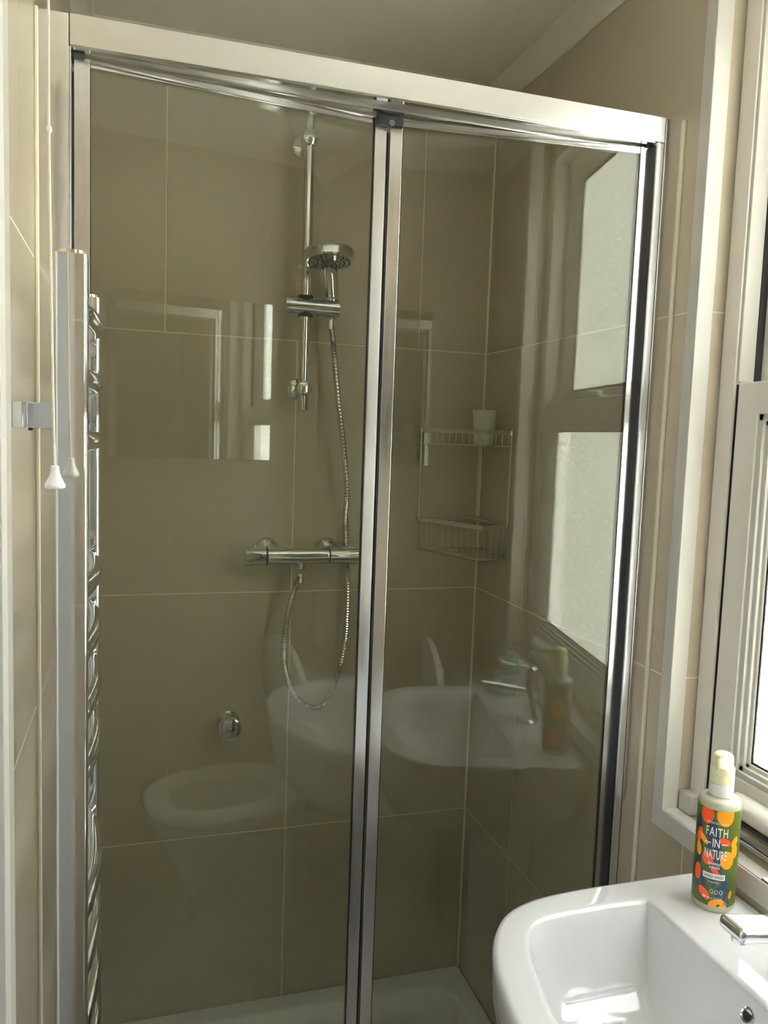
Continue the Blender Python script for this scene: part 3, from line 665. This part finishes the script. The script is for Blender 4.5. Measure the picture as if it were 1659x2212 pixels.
blob(-.020, .138, .012, .013, 0, M['red'], .0004); blob(.012, .141, .015, .015, 0, M['orange'], .0004); blob(-.034, .105, .006, .012, -.3, M['red'], .0004)
blob(-.024, .103, .011, .0045, -.55, M['orange'], .00042); blob(.014, .1045, .011, .0048, -.25, M['red'], .00042); blob(-.033, .086, .006, .010, .2, M['orange'], .0004)
blob(.033, .104, .009, .0055, .8, M['orange'], .0004); blob(.034, .091, .007, .010, .1, M['orange'], .0004); blob(-.014, .078, .010, .0095, 0, M['red'], .0004)
blob(.020, .079, .0125, .0125, 0, M['orange'], .0004); blob(.001, .0615, .010, .004, -.6, M['red'], .0004); blob(-.032, .054, .0075, .012, 0, M['red'], .0004)
blob(-.016, .028, .012, .0065, -.6, M['red'], .0004); blob(.031, .030, .003, .006, -.3, M['orange'], .0004); blob(.009, .0145, .016, .009, 0, M['orange'], .0004)
blob(.0, .042, .018, .005, .5, M['green'], .00034); blob(.022, .015, .010, .006, .6, M['navy'], .00034)
blob(-.080, .10, .02, .02, 0, M['orange'], .0004); blob(.080, .06, .02, .02, 0, M['red'], .0004); blob(.07, .12, .014, .02, .4, M['navy'], .0004); blob(-.07, .04, .018, .02, .4, M['red'], .0004)
def text(s, cu, cv, h, m, off, wmax=None, xs=1.0, bold=.0, name='lettering', space=1.0):
    cu_ = bpy.data.curves.new('t', 'FONT'); cu_.body = s; cu_.size = 1; cu_.align_x = 'CENTER'; cu_.offset = bold; cu_.resolution_u = 3; cu_.space_character = space
    ob = bpy.data.objects.new('t', cu_); COL.objects.link(ob)
    dg = bpy.context.evaluated_depsgraph_get(); me = bpy.data.meshes.new_from_object(ob.evaluated_get(dg))
    bpy.data.objects.remove(ob); bpy.data.curves.remove(cu_)
    xs_ = [v.co.x for v in me.vertices]; ys_ = [v.co.y for v in me.vertices]; x0_, x1_, y0_, y1_ = min(xs_), max(xs_), min(ys_), max(ys_)
    ky = h/(y1_-y0_); kx = (wmax/(x1_-x0_)) if wmax else ky*xs
    bm = bmesh.new(); bm.from_mesh(me); bmesh.ops.triangulate(bm, faces=bm.faces[:])
    if h > .006: bmesh.ops.subdivide_edges(bm, edges=[e for e in bm.edges if e.calc_length()*kx > .003], cuts=1)
    for v in bm.verts: v.co = wrap(cu+(v.co.x-(x0_+x1_)/2)*kx, cv+(v.co.y-y0_)*ky, off)
    bpy.data.meshes.remove(me); mb = MB(); mb.bm.free(); mb.bm = bm
    return mb.build(name, m, lab, smooth=False)
text('98% NATURAL ORIGIN', -.001, .1275, .0030, M['ink'], .0007, wmax=.036)
text('FAITH', -.001, .1105, .0125, M['ink'], .0007, wmax=.037, bold=.012, space=1.15)
text('IN', -.001, .0955, .0120, M['ink'], .0007, wmax=.012, bold=.012)
strip(-.0205, -.0095, .1000, .1014, .0007, 10).build('rule_line', M['ink'], lab); strip(.0080, .0190, .1000, .1014, .0007, 10).build('rule_line', M['ink'], lab)
text('NATURE', -.001, .0790, .0130, M['ink'], .0007, wmax=.038, bold=.014, space=1.05)
text('GRAPEFRUIT', -.001, .0705, .0036, M['ink'], .0007, wmax=.023, bold=.01); text('& ORANGE', -.001, .0655, .0036, M['ink'], .0007, wmax=.018, bold=.01)
strip(-.0200, .0180, .0505, .0585, .0006, 16).build('name_panel', M['ink'], lab)
text('HAND WASH', -.001, .0520, .0048, M['navy'], .0009, wmax=.032, bold=.012)
text('invigorating', -.001, .0455, .0026, M['ink'], .0007, wmax=.018)
text('400 ml  e  13.5 fl.oz', -.001, .0225, .0034, M['ink'], .0007, wmax=.034, bold=.01)
for cu0 in (-.003, .0045, .0125):
    mb = MB(); n_ = 18; a = mb.ring([wrap(cu0+.0030*math.cos(2*PI*k/n_), .0335+.0030*math.sin(2*PI*k/n_), .0007) for k in range(n_)]); b = mb.ring([wrap(cu0+.0024*math.cos(2*PI*k/n_), .0335+.0024*math.sin(2*PI*k/n_), .0007) for k in range(n_)])
    mb.bridge(a, b); mb.build('round_emblem', M['ink'], lab)

# teal puff on a pale blue box, seen in the reflection
tag(MB().box(W(.765, .470, ZR), W(.835, .545, ZR+.045), .004).build('soap_box', M['bluebox']), 'pale blue box on the basin behind the tap, reflected in the glass', 'box')
pf = MB(); random.seed(3)
for k in range(22):
    a = 2*PI*k/22+random.uniform(-.1,.1); r0 = random.uniform(.018, .032); e = random.uniform(-.3, .9)
    p = W(.80, .507, ZR+.075); d = Vector((math.cos(a)*math.cos(e), math.sin(a)*math.cos(e), math.sin(e))); sdv = d.cross(Vector((0,0,1))).normalized()
    pf.tube(catmull([p-d*.004, p+d*r0*.6+sdv*.008, p+d*r0+sdv*.002, p+d*r0*.7-sdv*.010, p], 3), .004, 6)
pf.lathe([(.001,-.030),(.018,-.024),(.020,0),(.001,.015)], W(.80, .507, ZR+.075), (0,0,1), 12)
tag(pf.build('bath_puff', M['teal']), 'teal ruffled bath puff on the blue box, reflected in the glass', 'bath puff')

# ------------------------------------------------------------------ behind the camera: toilet and mirror
TY, TZ = .085, -1.10
toi = thing('toilet', W(.55, TY, ZF), 'white ceramic toilet with raised lid, reflected in the shower glass', 'toilet')
def egg(cx, cy_, rx, ry, n=40, sq=.8):
    out = []
    for k in range(n):
        a = 2*PI*k/n; c, s = math.cos(a), math.sin(a); out.append((cx+rx*math.copysign(abs(c)**sq, c), cy_+ry*math.copysign(abs(s)**sq, s)))
    return out
pan = MB(); L_ = [pan.ring([W(x, y, z) for x, y in egg(cx, TY, rx, ry)]) for cx, rx, ry, z in ((.56,.17,.11,ZF+.001),(.55,.16,.10,ZF+.12),(.50,.20,.14,TZ-.12),(.485,.225,.182,TZ-.04),(.485,.23,.187,TZ-.012),(.485,.225,.182,TZ-.008),(.48,.17,.125,TZ-.01),(.48,.15,.11,TZ-.06),(.50,.08,.06,TZ-.18),(.50,.02,.02,TZ-.2))]
for a, b in zip(L_, L_[1:]): pan.bridge(a, b)
pan.cap(L_[0]); pan.cap(L_[-1]); pan.build('pan', M['ceramic'], toi)
st = MB(); S_ = [st.ring([W(x, y, z) for x, y in egg(.482, TY, rx, ry)]) for rx, ry, z in ((.228,.186,TZ-.006),(.232,.190,TZ+.004),(.225,.183,TZ+.012),(.165,.120,TZ+.012),(.155,.112,TZ+.004),(.157,.114,TZ-.006))]
for a, b in zip(S_, S_[1:]+S_[:1]): st.bridge(a, b)
st.build('seat', M['plastic'], toi)
ld = MB(); poly = [(y-TY, x-.27) for x, y in egg(.482, TY, .225, .186)]
ld.prism(poly, W(.700, TY, TZ+.04), (0,1,0), (-.12,0,.99), (1,0,0), .018).build('lid', M['plastic'], toi)
ct = MB().box(W(.735, TY-.18, TZ-.02), W(XR-.002, TY+.18, -.76), .02, 4).box(W(.728, TY-.188, -.765), W(XR-.002, TY+.188, -.735), .012, 3)
ct.build('cistern', M['ceramic'], toi)
MB().lathe([(.02,0),(.02,.004),(.016,.007),(.001,.008)], W(.79, TY, -.735)).build('flush_button', M['chrome'], toi)
MY, MX0, MX1, MZ0, MZ1 = .000, .180, .640, -.088, .385
mr_ = tag(MB().box(W(MX0, YREAR+.001, MZ0), W(MX1, MY-.002, MZ1), .003).build('mirror_cabinet', M['casing']), 'mirror fronted wall cabinet on the rear wall, reflected in the shower glass', 'cabinet')
MB().box(W(MX0, MY-.002, MZ0), W(MX1, MY, MZ1)).build('mirror_door', M['mirror'], mr_, smooth=False)
